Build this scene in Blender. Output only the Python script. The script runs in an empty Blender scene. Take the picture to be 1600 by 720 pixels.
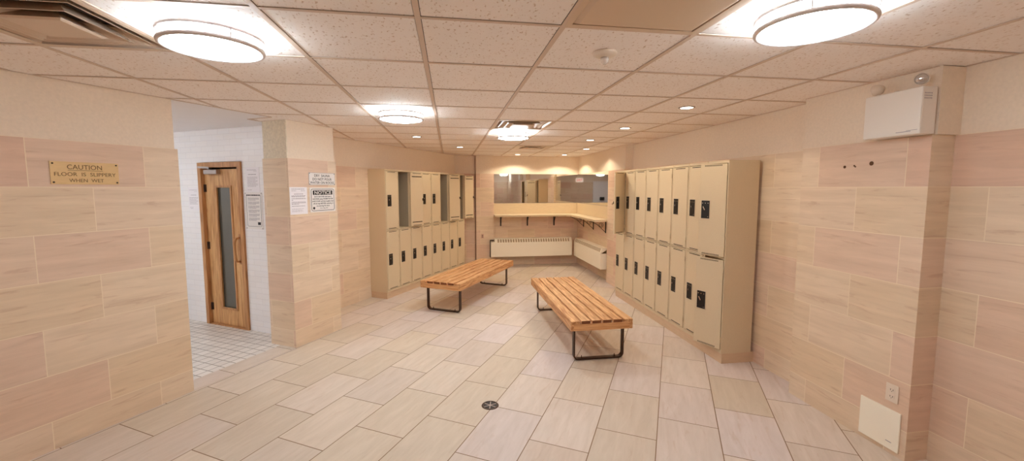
import bpy, bmesh, math, random
from mathutils import Vector, Matrix
random.seed(7)
sc = bpy.context.scene
COL = sc.collection
PI = math.pi
S3 = math.sqrt(3) / 2

# ------------------------------------------------------------------ camera, light, exposure
H, HC, ZS = 1.68, 2.372, 1.987          # eye height, ceiling height, top of stone cladding
CAM_F, CAM_PITCH, CAM_YAW, CAM_CY = 642.0, 0.0856, 0.1512, 349.0
cam_d = bpy.data.cameras.new('camera')
cam = bpy.data.objects.new('camera', cam_d)
COL.objects.link(cam)
cam_d.sensor_fit = 'HORIZONTAL'
cam_d.sensor_width = 36.0
cam_d.lens = 36.0 * CAM_F / 1600.0
cam_d.shift_y = -(360.0 - CAM_CY) / 1600.0
cam_d.clip_start = 0.05
cam.location = (0, 0, H)
cam.rotation_euler = (PI / 2 - CAM_PITCH, 0, -CAM_YAW)
sc.camera = cam
sc.view_settings.view_transform = 'Standard'
sc.view_settings.look = 'None'
sc.view_settings.exposure = 0.45
sc.view_settings.gamma = 1.0
sc.view_settings.use_curve_mapping = False
LAMP_E = 26.0          # emission of the round ceiling lamps
SPOT_W = 17.0           # recessed spots over the vanity
LAMP_RGB = (0.85, 1.0, 1.09)
sc.cycles.diffuse_bounces = 12
sc.cycles.max_bounces = 16
world = bpy.data.worlds.new('world')
sc.world = world
world.use_nodes = True
world.node_tree.nodes['Background'].inputs[0].default_value = (1.0, 0.93, 0.86, 1)
world.node_tree.nodes['Background'].inputs[1].default_value = 0.0

# ------------------------------------------------------------------ colour and materials
def lin(c):
    r = []
    for v in c:
        v = v / 255.0
        r.append(v / 12.92 if v <= 0.04045 else ((v + 0.055) / 1.055) ** 2.4)
    return tuple(r) + (1.0,)

def mat(name, rgb, rough=0.5, metal=0.0, noise=0.0, nscale=30.0, bump=0.0, emit=None, estr=0.0, spec=0.5, stretch=None):
    m = bpy.data.materials.new(name)
    m.use_nodes = True
    nt = m.node_tree
    b = nt.nodes['Principled BSDF']
    b.inputs['Base Color'].default_value = lin(rgb)
    b.inputs['Roughness'].default_value = rough
    b.inputs['Metallic'].default_value = metal
    b.inputs['Specular IOR Level'].default_value = spec
    if noise or bump:
        tc = nt.nodes.new('ShaderNodeTexCoord')
        n = nt.nodes.new('ShaderNodeTexNoise')
        n.inputs['Scale'].default_value = nscale
        n.inputs['Detail'].default_value = 5.0
        if stretch:
            mp = nt.nodes.new('ShaderNodeMapping')
            mp.inputs['Scale'].default_value = stretch
            nt.links.new(tc.outputs['Object'], mp.inputs[0])
            nt.links.new(mp.outputs[0], n.inputs['Vector'])
        else:
            nt.links.new(tc.outputs['Object'], n.inputs['Vector'])
        if noise:
            r = nt.nodes.new('ShaderNodeValToRGB')
            c = lin(rgb)
            r.color_ramp.elements[0].position = 0.3
            r.color_ramp.elements[1].position = 0.7
            r.color_ramp.elements[0].color = tuple(max(0, v * (1 - noise)) for v in c[:3]) + (1,)
            r.color_ramp.elements[1].color = tuple(min(1, v * (1 + noise)) for v in c[:3]) + (1,)
            nt.links.new(n.outputs['Fac'], r.inputs[0])
            nt.links.new(r.outputs[0], b.inputs['Base Color'])
        if bump:
            bp = nt.nodes.new('ShaderNodeBump')
            bp.inputs['Strength'].default_value = bump
            bp.inputs['Distance'].default_value = 0.004
            nt.links.new(n.outputs['Fac'], bp.inputs['Height'])
            nt.links.new(bp.outputs[0], b.inputs['Normal'])
    if emit:
        b.inputs['Emission Color'].default_value = emit + (1.0,) if len(emit) == 3 else emit
        b.inputs['Emission Strength'].default_value = estr
    return m

def brick_mat(name, ramp, mortar, bw, rh, msize, rough=0.45, veins=0.0, vein_rgb=(176, 128, 98), off=0.5,
              vscale=(1.1, 9.0, 1.0), bump=0.25, mottle=0.05, spec=0.35):
    """Blocks read from UVs laid out in metres."""
    m = bpy.data.materials.new(name)
    m.use_nodes = True
    nt = m.node_tree
    N, L = nt.nodes, nt.links
    b = N['Principled BSDF']
    b.inputs['Roughness'].default_value = rough
    b.inputs['Specular IOR Level'].default_value = spec
    uv = N.new('ShaderNodeUVMap')
    uv.uv_map = 'UVMap'
    br = N.new('ShaderNodeTexBrick')
    br.offset = off
    br.offset_frequency = 2
    br.squash = 1.0
    br.inputs['Color1'].default_value = (0, 0, 0, 1)
    br.inputs['Color2'].default_value = (1, 1, 1, 1)
    br.inputs['Mortar'].default_value = (0.5, 0.5, 0.5, 1)
    br.inputs['Scale'].default_value = 1.0
    br.inputs['Mortar Size'].default_value = msize
    br.inputs['Mortar Smooth'].default_value = 0.25
    br.inputs['Bias'].default_value = 0.0
    br.inputs['Brick Width'].default_value = bw
    br.inputs['Row Height'].default_value = rh
    L.new(uv.outputs[0], br.inputs['Vector'])
    rp = N.new('ShaderNodeValToRGB')
    cr = rp.color_ramp
    cr.elements[0].position = 0.0
    cr.elements[0].color = lin(ramp[0])
    cr.elements[1].position = 1.0
    cr.elements[1].color = lin(ramp[-1])
    for i in range(1, len(ramp) - 1):
        e = cr.elements.new(i / (len(ramp) - 1))
        e.color = lin(ramp[i])
    L.new(br.outputs['Color'], rp.inputs[0])
    # per-block shift so that figure does not run across joints
    mul = N.new('ShaderNodeVectorMath')
    mul.operation = 'SCALE'
    mul.inputs[3].default_value = 37.0
    L.new(br.outputs['Color'], mul.inputs[0])
    add = N.new('ShaderNodeVectorMath')
    add.operation = 'ADD'
    L.new(uv.outputs[0], add.inputs[0])
    L.new(mul.outputs[0], add.inputs[1])
    mp = N.new('ShaderNodeMapping')
    mp.inputs['Scale'].default_value = vscale
    mp.inputs['Rotation'].default_value = (0, 0, 0.05)
    L.new(add.outputs[0], mp.inputs[0])
    nz = N.new('ShaderNodeTexNoise')
    nz.inputs['Scale'].default_value = 1.6
    nz.inputs['Detail'].default_value = 9.0
    nz.inputs['Roughness'].default_value = 0.62
    nz.inputs['Distortion'].default_value = 0.6
    L.new(mp.outputs[0], nz.inputs['Vector'])
    # broad mottling
    m2 = N.new('ShaderNodeMix')
    m2.data_type = 'RGBA'
    m2.blend_type = 'MULTIPLY'
    m2.inputs[0].default_value = 1.0
    r2 = N.new('ShaderNodeValToRGB')
    r2.color_ramp.elements[0].position = 0.25
    r2.color_ramp.elements[1].position = 0.75
    k = 1 - 2.2 * mottle
    r2.color_ramp.elements[0].color = (k, k * 0.97, k * 0.93, 1)
    r2.color_ramp.elements[1].color = (1, 1, 1, 1)
    L.new(nz.outputs['Fac'], r2.inputs[0])
    L.new(rp.outputs[0], m2.inputs[6])
    L.new(r2.outputs[0], m2.inputs[7])
    # thin veins
    mp3 = N.new('ShaderNodeMapping')
    mp3.inputs['Scale'].default_value = (vscale[0] * 2.4, vscale[1] * 2.2, 1)
    mp3.inputs['Rotation'].default_value = (0, 0, 0.12)
    L.new(add.outputs[0], mp3.inputs[0])
    nv = N.new('ShaderNodeTexNoise')
    nv.inputs['Scale'].default_value = 1.1
    nv.inputs['Detail'].default_value = 6.0
    nv.inputs['Roughness'].default_value = 0.55
    nv.inputs['Distortion'].default_value = 1.1
    L.new(mp3.outputs[0], nv.inputs['Vector'])
    rv = N.new('ShaderNodeValToRGB')
    rv.color_ramp.elements[0].position = 0.585
    rv.color_ramp.elements[0].color = (0, 0, 0, 1)
    rv.color_ramp.elements[1].position = 0.69
    rv.color_ramp.elements[1].color = (veins, veins, veins, 1)
    L.new(nv.outputs['Fac'], rv.inputs[0])
    m3 = N.new('ShaderNodeMix')
    m3.data_type = 'RGBA'
    L.new(rv.outputs[0], m3.inputs[0])
    L.new(m2.outputs[2], m3.inputs[6])
    m3.inputs[7].default_value = lin(vein_rgb)
    m4 = N.new('ShaderNodeMix')
    m4.data_type = 'RGBA'
    L.new(br.outputs['Fac'], m4.inputs[0])
    L.new(m3.outputs[2], m4.inputs[6])
    m4.inputs[7].default_value = lin(mortar)
    L.new(m4.outputs[2], b.inputs['Base Color'])
    if bump:
        ma = N.new('ShaderNodeMath')
        ma.operation = 'MULTIPLY_ADD'
        L.new(br.outputs['Fac'], ma.inputs[0])
        ma.inputs[1].default_value = -1.0
        L.new(nz.outputs['Fac'], ma.inputs[2])
        bp = N.new('ShaderNodeBump')
        bp.inputs['Strength'].default_value = bump
        bp.inputs['Distance'].default_value = 0.002
        L.new(ma.outputs[0], bp.inputs['Height'])
        L.new(bp.outputs[0], b.inputs['Normal'])
    return m

M = {}
M['stone'] = brick_mat('sandstone_blocks', [(232, 201, 180), (235, 211, 186), (232, 207, 176), (238, 216, 190), (229, 194, 171), (239, 219, 194)],
                       (240, 221, 194), 0.6, 0.30, 0.0024, rough=0.5, veins=0.30, mottle=0.085, vscale=(1.2, 13.0, 1.0))
M['floor'] = brick_mat('floor_stone_tiles', [(222, 208, 192), (214, 199, 187), (223, 209, 198), (220, 205, 187), (211, 196, 178), (221, 208, 204), (214, 197, 182)],
                       (128, 98, 68), 0.598, 0.3985, 0.0035, rough=0.42, veins=0.22, vein_rgb=(180, 145, 112), mottle=0.075,
                       vscale=(1.8, 11.0, 1.0), bump=0.2, spec=0.3)
M['shower_floor'] = brick_mat('small_square_floor_tiles', [(228, 222, 216), (220, 214, 208), (232, 226, 220)],
                              (142, 128, 116), 0.104, 0.104, 0.0045, rough=0.4, off=0.0, mottle=0.02, veins=0.0)
M['white_tile'] = brick_mat('white_wall_tiles', [(240, 238, 240), (242, 240, 242), (238, 236, 238)],
                            (224, 219, 220), 0.20, 0.066, 0.0020, rough=0.3, mottle=0.0, veins=0.0, bump=0.2)
M['plaster'] = mat('textured_plaster', (236, 220, 200), 0.75, noise=0.035, nscale=55, bump=0.55)
M['rough_plaster'] = mat('coarse_stipple_plaster', (226, 214, 192), 0.8, noise=0.10, nscale=42, bump=1.0)
M['white_paint'] = mat('white_ceiling_paint', (240, 238, 240), 0.7, noise=0.01, nscale=5)
M['tbar'] = mat('painted_ceiling_bar', (214, 192, 174), 0.5)
M['locker'] = mat('beige_locker_enamel', (215, 195, 163), 0.42, noise=0.02, nscale=90, bump=0.06, spec=0.35)
M['locker_in'] = mat('shaded_locker_interior', (158, 146, 126), 0.55, noise=0.02, nscale=60)  # darker than the doors, shade inside the lockers put into the colour
M['slot'] = mat('shadow_gap_black', (52, 38, 26), 0.8)
M['black'] = mat('black_lock_plastic', (14, 12, 14), 0.35)
M['rim'] = mat('lock_rim_chrome', (225, 208, 184), 0.3, metal=0.35)
M['chrome'] = mat('bright_chrome', (225, 222, 218), 0.18, metal=1.0)
M['lamp_ring'] = mat('satin_lamp_ring', (222, 214, 212), 0.4, metal=0.35)
M['nickel'] = mat('brushed_nickel', (176, 164, 158), 0.35, metal=0.9)
M['alu'] = mat('painted_diffuser_metal', (212, 190, 168), 0.32, metal=0.25)
M['dark'] = mat('shaded_interior', (60, 46, 38), 0.8)  # one dark colour stands in for shade in voids and behind gaps
M['bronze'] = mat('dark_bronze_steel', (74, 54, 44), 0.35, metal=0.6)
M['brass'] = mat('brushed_brass', (226, 194, 144), 0.36, metal=0.4, noise=0.05, nscale=20, stretch=(1, 1, 12))
M['brass_ink'] = mat('engraved_fill', (104, 74, 34), 0.6)
M['white_plastic'] = mat('cream_white_plastic', (230, 214, 196), 0.4)
M['white_enamel'] = mat('white_painted_steel', (236, 228, 218), 0.42)
M['cream_enamel'] = mat('cream_painted_steel', (248, 240, 222), 0.45)
M['paper'] = mat('white_paper', (240, 235, 238), 0.7)
M['signwhite'] = mat('white_sign_sheet', (236, 230, 226), 0.4)
M['ink'] = mat('black_ink', (28, 24, 26), 0.6)
M['grey_ink'] = mat('grey_print', (150, 140, 148), 0.7)
M['laminate'] = mat('pale_maple_laminate', (216, 194, 160), 0.4, noise=0.05, nscale=12, stretch=(1, 8, 8))
M['shelf'] = mat('cream_counter_laminate', (226, 208, 178), 0.35)
M['iron'] = mat('black_iron', (34, 26, 24), 0.5)
M['mirror'] = mat('silver_mirror', (228, 226, 222), 0.02, metal=1.0)
M['glass_dark'] = mat('dark_room_glass', (92, 88, 78), 0.12, spec=0.8)  # opaque pane, darkness of the sauna behind is put into its colour
M['lens'] = mat('clear_lens', (214, 208, 204), 0.08, metal=0.75)
M['black_gap'] = mat('recess_black', (40, 26, 20), 0.9)
M['brown_hole'] = mat('drilled_hole', (96, 62, 34), 0.9)
M['base_tile'] = mat('stone_plinth', (212, 182, 150), 0.55, noise=0.05, nscale=9, stretch=(1, 1, 5))
M['exit_face'] = mat('exit_face_white', (236, 226, 214), 0.5, emit=(1.0, 0.9, 0.8), estr=0.5)
M['exit_red'] = mat('exit_letters_red', (206, 38, 28), 0.5, emit=(1.0, 0.12, 0.06), estr=0.6)

def lamp_mat(name, strength, rgb=LAMP_RGB):
    m = bpy.data.materials.new(name)
    m.use_nodes = True
    b = m.node_tree.nodes['Principled BSDF']
    b.inputs['Base Color'].default_value = (0.9, 0.9, 0.9, 1)
    b.inputs['Emission Color'].default_value = rgb + (1,)
    b.inputs['Emission Strength'].default_value = strength
    return m
M['lamp'] = lamp_mat('lit_acrylic_drum', LAMP_E)
M['spot'] = lamp_mat('lit_spot_lens', 7.0, (1.0, 0.93, 0.82))

def wood(name, a, b_, scale=3.0, stretch=(1, 14, 14)):
    m = bpy.data.materials.new(name)
    m.use_nodes = True
    nt = m.node_tree
    N, L = nt.nodes, nt.links
    b = N['Principled BSDF']
    b.inputs['Roughness'].default_value = 0.4
    b.inputs['Specular IOR Level'].default_value = 0.35
    tc = N.new('ShaderNodeTexCoord')
    oi = N.new('ShaderNodeObjectInfo')
    ad = N.new('ShaderNodeVectorMath')
    ad.operation = 'ADD'
    sc_ = N.new('ShaderNodeVectorMath')
    sc_.operation = 'SCALE'
    sc_.inputs[3].default_value = 3.7
    L.new(oi.outputs['Location'], sc_.inputs[0])
    L.new(tc.outputs['Object'], ad.inputs[0])
    L.new(sc_.outputs[0], ad.inputs[1])
    mp = N.new('ShaderNodeMapping')
    mp.inputs['Scale'].default_value = stretch
    L.new(ad.outputs[0], mp.inputs[0])
    n = N.new('ShaderNodeTexNoise')
    n.inputs['Scale'].default_value = scale
    n.inputs['Detail'].default_value = 8
    n.inputs['Distortion'].default_value = 1.4
    L.new(mp.outputs[0], n.inputs['Vector'])
    r = N.new('ShaderNodeValToRGB')
    r.color_ramp.elements[0].position = 0.32
    r.color_ramp.elements[1].position = 0.66
    r.color_ramp.elements[0].color = lin(a)
    r.color_ramp.elements[1].color = lin(b_)
    L.new(n.outputs['Fac'], r.inputs[0])
    L.new(r.outputs[0], b.inputs['Base Color'])
    return m
M['bench'] = wood('oiled_bench_slats', (172, 108, 60), (232, 184, 132), 2.4, (16, 1.1, 16))
M['bench_x'] = wood('oiled_bench_apron', (190, 128, 76), (228, 178, 126), 2.4, (1.1, 16, 16))
M['bench_end'] = wood('bench_end_grain', (104, 58, 32), (140, 84, 50), 6)
M['door'] = wood('cedar_boards', (178, 124, 74), (224, 178, 124), 2.2, (14, 14, 1))
M['door_frame'] = wood('cedar_frame', (160, 108, 66), (204, 152, 102), 2.5, (12, 12, 1))

def ceiling_mat():
    m = bpy.data.materials.new('fissured_ceiling_tile')
    m.use_nodes = True
    nt = m.node_tree
    N, L = nt.nodes, nt.links
    b = N['Principled BSDF']
    b.inputs['Roughness'].default_value = 0.75
    b.inputs['Specular IOR Level'].default_value = 0.25
    tc = N.new('ShaderNodeTexCoord')
    n = N.new('ShaderNodeTexNoise')
    n.inputs['Scale'].default_value = 88
    n.inputs['Detail'].default_value = 3
    mp = N.new('ShaderNodeMapping')
    mp.inputs['Rotation'].default_value = (0, 0, 0.5)
    mp.inputs['Scale'].default_value = (1.0, 0.55, 1)
    L.new(tc.outputs['Object'], mp.inputs[0])
    L.new(mp.outputs[0], n.inputs['Vector'])
    r = N.new('ShaderNodeValToRGB')
    r.color_ramp.elements[0].position = 0.30
    r.color_ramp.elements[0].color = lin((208, 186, 168))
    r.color_ramp.elements[1].position = 0.40
    r.color_ramp.elements[1].color = lin((250, 243, 238))
    L.new(n.outputs['Fac'], r.inputs[0])
    L.new(r.outputs[0], b.inputs['Base Color'])
    bp = N.new('ShaderNodeBump')
    bp.inputs['Strength'].default_value = 0.5
    bp.inputs['Distance'].default_value = 0.003
    L.new(r.outputs[0], bp.inputs['Height'])
    L.new(bp.outputs[0], b.inputs['Normal'])
    return m
M['ceiling'] = ceiling_mat()

# ------------------------------------------------------------------ mesh helpers
def nd(n, d):
    return (S3 * n + 0.5 * d, -0.5 * n + S3 * d)

class MB:
    """Collects shapes and links them as ONE mesh object."""
    def __init__(self):
        self.bm = bmesh.new()
        self.uv = self.bm.loops.layers.uv.new('UVMap')

    def box(self, x0, x1, y0, y1, z0, z1, mi=0, bevel=0.0, mtx=None):
        co = [(x0, y0, z0), (x1, y0, z0), (x1, y1, z0), (x0, y1, z0), (x0, y0, z1), (x1, y0, z1), (x1, y1, z1), (x0, y1, z1)]
        vs = [self.bm.verts.new(mtx @ Vector(c) if mtx else c) for c in co]
        fs = [self.bm.faces.new([vs[i] for i in f]) for f in ((0, 3, 2, 1), (4, 5, 6, 7), (0, 1, 5, 4), (1, 2, 6, 5), (2, 3, 7, 6), (3, 0, 4, 7))]
        for f in fs:
            f.material_index = mi
        if bevel:
            es = list({e for f in fs for e in f.edges})
            r = bmesh.ops.bevel(self.bm, geom=es, offset=bevel, segments=2, affect='EDGES', profile=0.5, clamp_overlap=True)
            for f in r['faces']:
                f.material_index = mi
        return self

    def prism(self, pts, z0, z1, mi=0, uvf=None):
        a = sum(pts[i][0] * pts[(i + 1) % len(pts)][1] - pts[(i + 1) % len(pts)][0] * pts[i][1] for i in range(len(pts)))
        if a < 0:
            pts = pts[::-1]
        lo = [self.bm.verts.new((p[0], p[1], z0)) for p in pts]
        hi = [self.bm.verts.new((p[0], p[1], z1)) for p in pts]
        n = len(pts)
        fs = [self.bm.faces.new(lo[::-1]), self.bm.faces.new(hi)]
        for i in range(n):
            fs.append(self.bm.faces.new([lo[i], lo[(i + 1) % n], hi[(i + 1) % n], hi[i]]))
        for f in fs:
            f.material_index = mi
            f.normal_update()
            if uvf:
                for l in f.loops:
                    l[self.uv].uv = uvf(l.vert.co, f.normal)
        return self

    def cyl(self, c, r, h, seg=24, axis='Z', mi=0, r2=None, smooth=True):
        rot = {'Z': Matrix.Identity(4), 'X': Matrix.Rotation(PI / 2, 4, 'Y'), 'Y': Matrix.Rotation(-PI / 2, 4, 'X')}[axis]
        m = Matrix.Translation(c) @ rot
        r2 = r if r2 is None else r2
        res = bmesh.ops.create_cone(self.bm, cap_ends=True, segments=seg, radius1=r, radius2=r2, depth=h, matrix=m)
        for f in {f for v in res['verts'] for f in v.link_faces}:
            f.material_index = mi
            f.smooth = smooth and len(f.verts) == 4
        return self

    def lathe(self, prof, seg=32, c=(0, 0, 0), mi=0, ang0=0.0, smooth=True, close=False, mtx=None):
        rings = []
        for r, z in prof:
            if r < 1e-6:
                p = Vector((c[0], c[1], c[2] + z))
                rings.append([self.bm.verts.new(mtx @ p if mtx else p)])
            else:
                ring = []
                for i in range(seg):
                    a = ang0 + 2 * PI * i / seg
                    p = Vector((c[0] + r * math.cos(a), c[1] + r * math.sin(a), c[2] + z))
                    ring.append(self.bm.verts.new(mtx @ p if mtx else p))
                rings.append(ring)
        pairs = [(rings[i], rings[i + 1]) for i in range(len(rings) - 1)]
        if close:
            pairs.append((rings[-1], rings[0]))
        for A, B in pairs:
            for i in range(seg):
                j = (i + 1) % seg
                if len(A) == 1 and len(B) == 1:
                    continue
                if len(A) == 1:
                    f = self.bm.faces.new([A[0], B[j], B[i]])
                elif len(B) == 1:
                    f = self.bm.faces.new([A[i], A[j], B[0]])
                else:
                    f = self.bm.faces.new([A[i], A[j], B[j], B[i]])
                f.smooth = smooth
                f.material_index = mi
        return self

    def tube(self, pts, r, seg=10, mi=0, closed=False, flat=None):
        """Sweep a circle (or a flat w x t rectangle) along points."""
        P = [Vector(p) for p in pts]
        n = len(P)
        rings = []
        ref = None
        for i in range(n):
            if closed:
                t = (P[(i + 1) % n] - P[i - 1]).normalized()
            else:
                t = (P[min(i + 1, n - 1)] - P[max(i - 1, 0)]).normalized()
            if ref is None:
                ref = Vector((0, 0, 1)) if abs(t.z) < 0.9 else Vector((1, 0, 0))
            u = (ref - t * ref.dot(t)).normalized()
            ref = u
            v = t.cross(u)
            ring = []
            if flat:
                w, th, wd = flat      # width direction fixed
                wd = Vector(wd).normalized()
                nn = t.cross(wd).normalized()
                k = 1.0
                for sx, sy in ((-1, -1), (1, -1), (1, 1), (-1, 1)):
                    ring.append(self.bm.verts.new(P[i] + wd * (sx * w / 2) + nn * (sy * th / 2) * k))
            else:
                for k in range(seg):
                    a = 2 * PI * k / seg
                    ring.append(self.bm.verts.new(P[i] + u * (r * math.cos(a)) + v * (r * math.sin(a))))
            rings.append(ring)
        s = len(rings[0])
        for i in range(n if closed else n - 1):
            A, B = rings[i], rings[(i + 1) % n]
            for k in range(s):
                f = self.bm.faces.new([A[k], A[(k + 1) % s], B[(k + 1) % s], B[k]])
                f.smooth = not flat
                f.material_index = mi
        if not closed:
            for ring in (rings[0][::-1], rings[-1]):
                f = self.bm.faces.new(ring)
                f.material_index = mi
        return self

    def build(self, name, mats, parent=None, loc=(0, 0, 0), rot=(0, 0, 0)):
        bmesh.ops.recalc_face_normals(self.bm, faces=self.bm.faces)
        me = bpy.data.meshes.new(name)
        self.bm.to_mesh(me)
        self.bm.free()
        for m in (mats if isinstance(mats, (list, tuple)) else [mats]):
            me.materials.append(M[m] if isinstance(m, str) else m)
        o = bpy.data.objects.new(name, me)
        COL.objects.link(o)
        o.location = loc
        o.rotation_euler = rot
        if parent:
            o.parent = parent
        return o

def tag(o, label=None, cat=None, group=None, kind=None):
    if label: o['label'] = label
    if cat: o['category'] = cat
    if group: o['group'] = group
    if kind: o['kind'] = kind
    return o

def thing(name, loc, rz=0.0, label=None, cat=None, group=None, kind=None):
    o = bpy.data.objects.new(name, None)
    o.empty_display_size = 0.1
    COL.objects.link(o)
    o.location = loc
    o.rotation_euler = (0, 0, rz)
    return tag(o, label, cat, group, kind)

def copy_tree(o, parent=None):
    c = o.copy()
    COL.objects.link(c)
    if parent:
        c.parent = parent
        c.matrix_parent_inverse = o.matrix_parent_inverse.copy()
    for ch in o.children:
        copy_tree(ch, c)
    return c

def lettering(lines, parent, name, m, face='-Y', yoff=0.0, bold=0.0, depth=0.0006, shear=0.0):
    """lines: (text, x centre, z centre, cap height, max width). Flat letters standing on the local XZ plane facing -Y."""
    bm = bmesh.new()
    for text, cx, cz, hgt, wmax in lines:
        cu = bpy.data.curves.new('t', 'FONT')
        cu.body = text
        cu.size = 1.0
        cu.align_x = 'CENTER'
        cu.extrude = 0.0
        cu.offset = bold
        cu.resolution_u = 3
        ob = bpy.data.objects.new('t', cu)
        COL.objects.link(ob)
        bpy.context.view_layer.update()
        me = bpy.data.meshes.new_from_object(ob.evaluated_get(bpy.context.evaluated_depsgraph_get()))
        bpy.data.objects.remove(ob)
        xs = [v.co.x for v in me.vertices]
        ys = [v.co.y for v in me.vertices]
        w = max(xs) - min(xs)
        cap = 0.70
        sy = hgt / cap
        sx = min(sy * 1.15, wmax / w) if wmax else sy
        if wmax and sx * w < wmax * 0.97:
            sx = wmax / w
        t = bmesh.new()
        t.from_mesh(me)
        for v in t.verts:
            x, y = v.co.x, v.co.y
            v.co = Vector((cx + (x - (min(xs) + max(xs)) / 2) * sx, yoff, cz + (y - cap / 2) * sy))
        # give the letters their small thickness
        r = bmesh.ops.extrude_face_region(t, geom=list(t.faces))
        for e in r['geom']:
            if isinstance(e, bmesh.types.BMVert):
                e.co.y -= depth
        tm = bpy.data.meshes.new('t')
        t.to_mesh(tm)
        t.free()
        bm.from_mesh(tm)
        bpy.data.meshes.remove(tm)
        bpy.data.meshes.remove(me)
    bmesh.ops.recalc_face_normals(bm, faces=bm.faces)
    me = bpy.data.meshes.new(name)
    bm.to_mesh(me)
    bm.free()
    me.materials.append(M[m])
    o = bpy.data.objects.new(name, me)
    COL.objects.link(o)
    o.parent = parent
    return o

# ------------------------------------------------------------------ the setting: floor
def uv_floor(p, n):
    nn = S3 * p.x - 0.5 * p.y
    dd = 0.5 * p.x + S3 * p.y
    return (dd - 2.21 + 0.3 + 6.0, nn + 2.84 + 0.3985 * 20)
def uv_shfloor(p, n):
    nn = S3 * p.x - 0.5 * p.y
    dd = 0.5 * p.x + S3 * p.y
    return (dd + 10.4, nn + 10.4)
mb = MB()
mb.prism([nd(-3.66, -5.8), nd(-3.66, 3.4), nd(-4.5, 3.4), nd(-4.5, 8.2), (0.2, 9.2), (3.15, 9.2), (3.15, -3.25), (-6.0, -3.25)], -0.06, 0.0, uvf=uv_floor)
tag(mb.build('floor', 'floor'), kind='structure')
mb = MB()
mb.prism([nd(-3.87, -0.9), nd(-3.87, 3.39), nd(-6.9, 3.39), nd(-6.9, -0.9)], -0.06, 0.0, uvf=uv_shfloor)
tag(mb.build('floor', 'shower_floor'), kind='structure')
mb = MB()
mb.prism([nd(-3.66, 2.0), nd(-3.66, 3.12), nd(-3.87, 3.12), nd(-3.87, 2.0)], -0.06, 0.003,
         uvf=lambda p, n: ((0.5 * p.x + S3 * p.y) - 2.74 + 0.6, 0.1 + (S3 * p.x - 0.5 * p.y + 3.66) * 0.5 + 0.11))
tag(mb.build('trim_1', 'floor'), kind='structure')       # stone sill of the shower opening

# ------------------------------------------------------------------ walls
def uv_dir(t, ph):
    def f(p, n):
        if abs(n.z) > 0.5:
            return (p.x, p.y)
        perp = abs(n.x * t[0] + n.y * t[1]) > 0.7
        if perp:
            return ((p.x * -t[1] + p.y * t[0]) + 0.22, p.z + 0.113)
        return (p.x * t[0] + p.y * t[1] - ph + 12.0, p.z + 0.113)
    return f

def wall(name, stone_pts, plaster_pts, uvf, pm='plaster'):
    w = MB().prism(stone_pts, 0.0, ZS, uvf=uvf).build(name, 'stone')
    tag(w, kind='structure')
    MB().prism(plaster_pts, ZS + 0.0005, HC - 0.0005).build('plaster_band', pm, w)
    return w

DL = nd(0, 1)
# near left wall, end face at the shower opening
wall('wall_left', [nd(-3.66, -6.2), nd(-3.66, 2.10), nd(-4.0, 2.10), nd(-4.0, -6.2)],
     [nd(-3.674, -6.2), nd(-3.674, 2.086), nd(-4.0, 2.086), nd(-4.0, -6.2)], uv_dir(DL, 1.57))
# pier between the shower opening and the locker alcove
w = wall('wall_left_pier', [nd(-3.65, 3.09), nd(-3.65, 3.73), nd(-4.01, 3.73), nd(-4.01, 3.09)],
         [nd(-3.664, 3.104), nd(-3.664, 3.716), nd(-3.99, 3.716), nd(-3.99, 3.104)], uv_dir(DL, 3.31))
MB().prism([nd(-3.6645, 3.094), nd(-3.6645, 3.1035), nd(-3.995, 3.1035), nd(-3.995, 3.094)], ZS + 0.0005, HC - 0.001).build('rough_plaster', 'rough_plaster', w)
# alcove wall behind the left lockers
wall('wall_left_alcove', [nd(-4.29, 3.73), nd(-4.29, 8.1), nd(-4.45, 8.1), nd(-4.45, 3.46), nd(-4.012, 3.46), nd(-4.012, 3.73)],
     [nd(-4.304, 3.73), nd(-4.304, 8.1), nd(-4.45, 8.1), nd(-4.45, 3.46), nd(-4.012, 3.46), nd(-4.012, 3.73)], uv_dir(DL, 4.45))
# far wall: short return, pier, vanity wall
back = [(-0.16, 8.80), (0.535, 8.80), (0.535, 8.90), (0.56, 8.90), (0.56, 8.72), (0.935, 8.72), (0.935, 8.85), (3.1, 8.85), (3.1, 9.05), (-0.16, 9.05)]
backp = [(-0.16, 8.814), (0.53, 8.814), (0.53, 8.90), (0.565, 8.90), (0.565, 8.734), (0.921, 8.734), (0.921, 8.864), (3.1, 8.864), (3.1, 9.05), (-0.16, 9.05)]
wall('wall_back', back, backp, uv_dir((1, 0), 0.95))
# right wall with the vanity wall, pier, locker bay, projecting pier and near stretch
right = [(2.83, 8.849), (2.83, 6.94), (2.77, 6.94), (2.77, 6.27), (2.90, 6.27), (2.90, 2.88), (2.75, 2.88), (2.75, 2.005), (2.91, 2.005), (2.91, -2.999), (3.1, -2.999), (3.1, 8.849)]
rightp = [(2.844, 8.849), (2.844, 6.954), (2.784, 6.954), (2.784, 6.256), (2.914, 6.256), (2.914, 2.894), (2.764, 2.894), (2.764, 1.991), (2.924, 1.991), (2.924, -2.999), (3.1, -2.999), (3.1, 8.849)]
# build right wall in convex-safe pieces through one concave prism
wall('wall_right', right, [(a, b) for a, b in rightp], uv_dir((0, 1), 2.43))
# wall behind the camera and its left return
wall('wall_front', [(-6.3, -3.0), (3.1, -3.0), (3.1, -3.2), (-6.3, -3.2)],
     [(-6.3, -3.014), (3.1, -3.014), (3.1, -3.2), (-6.3, -3.2)], uv_dir((1, 0), 0.3))
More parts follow.
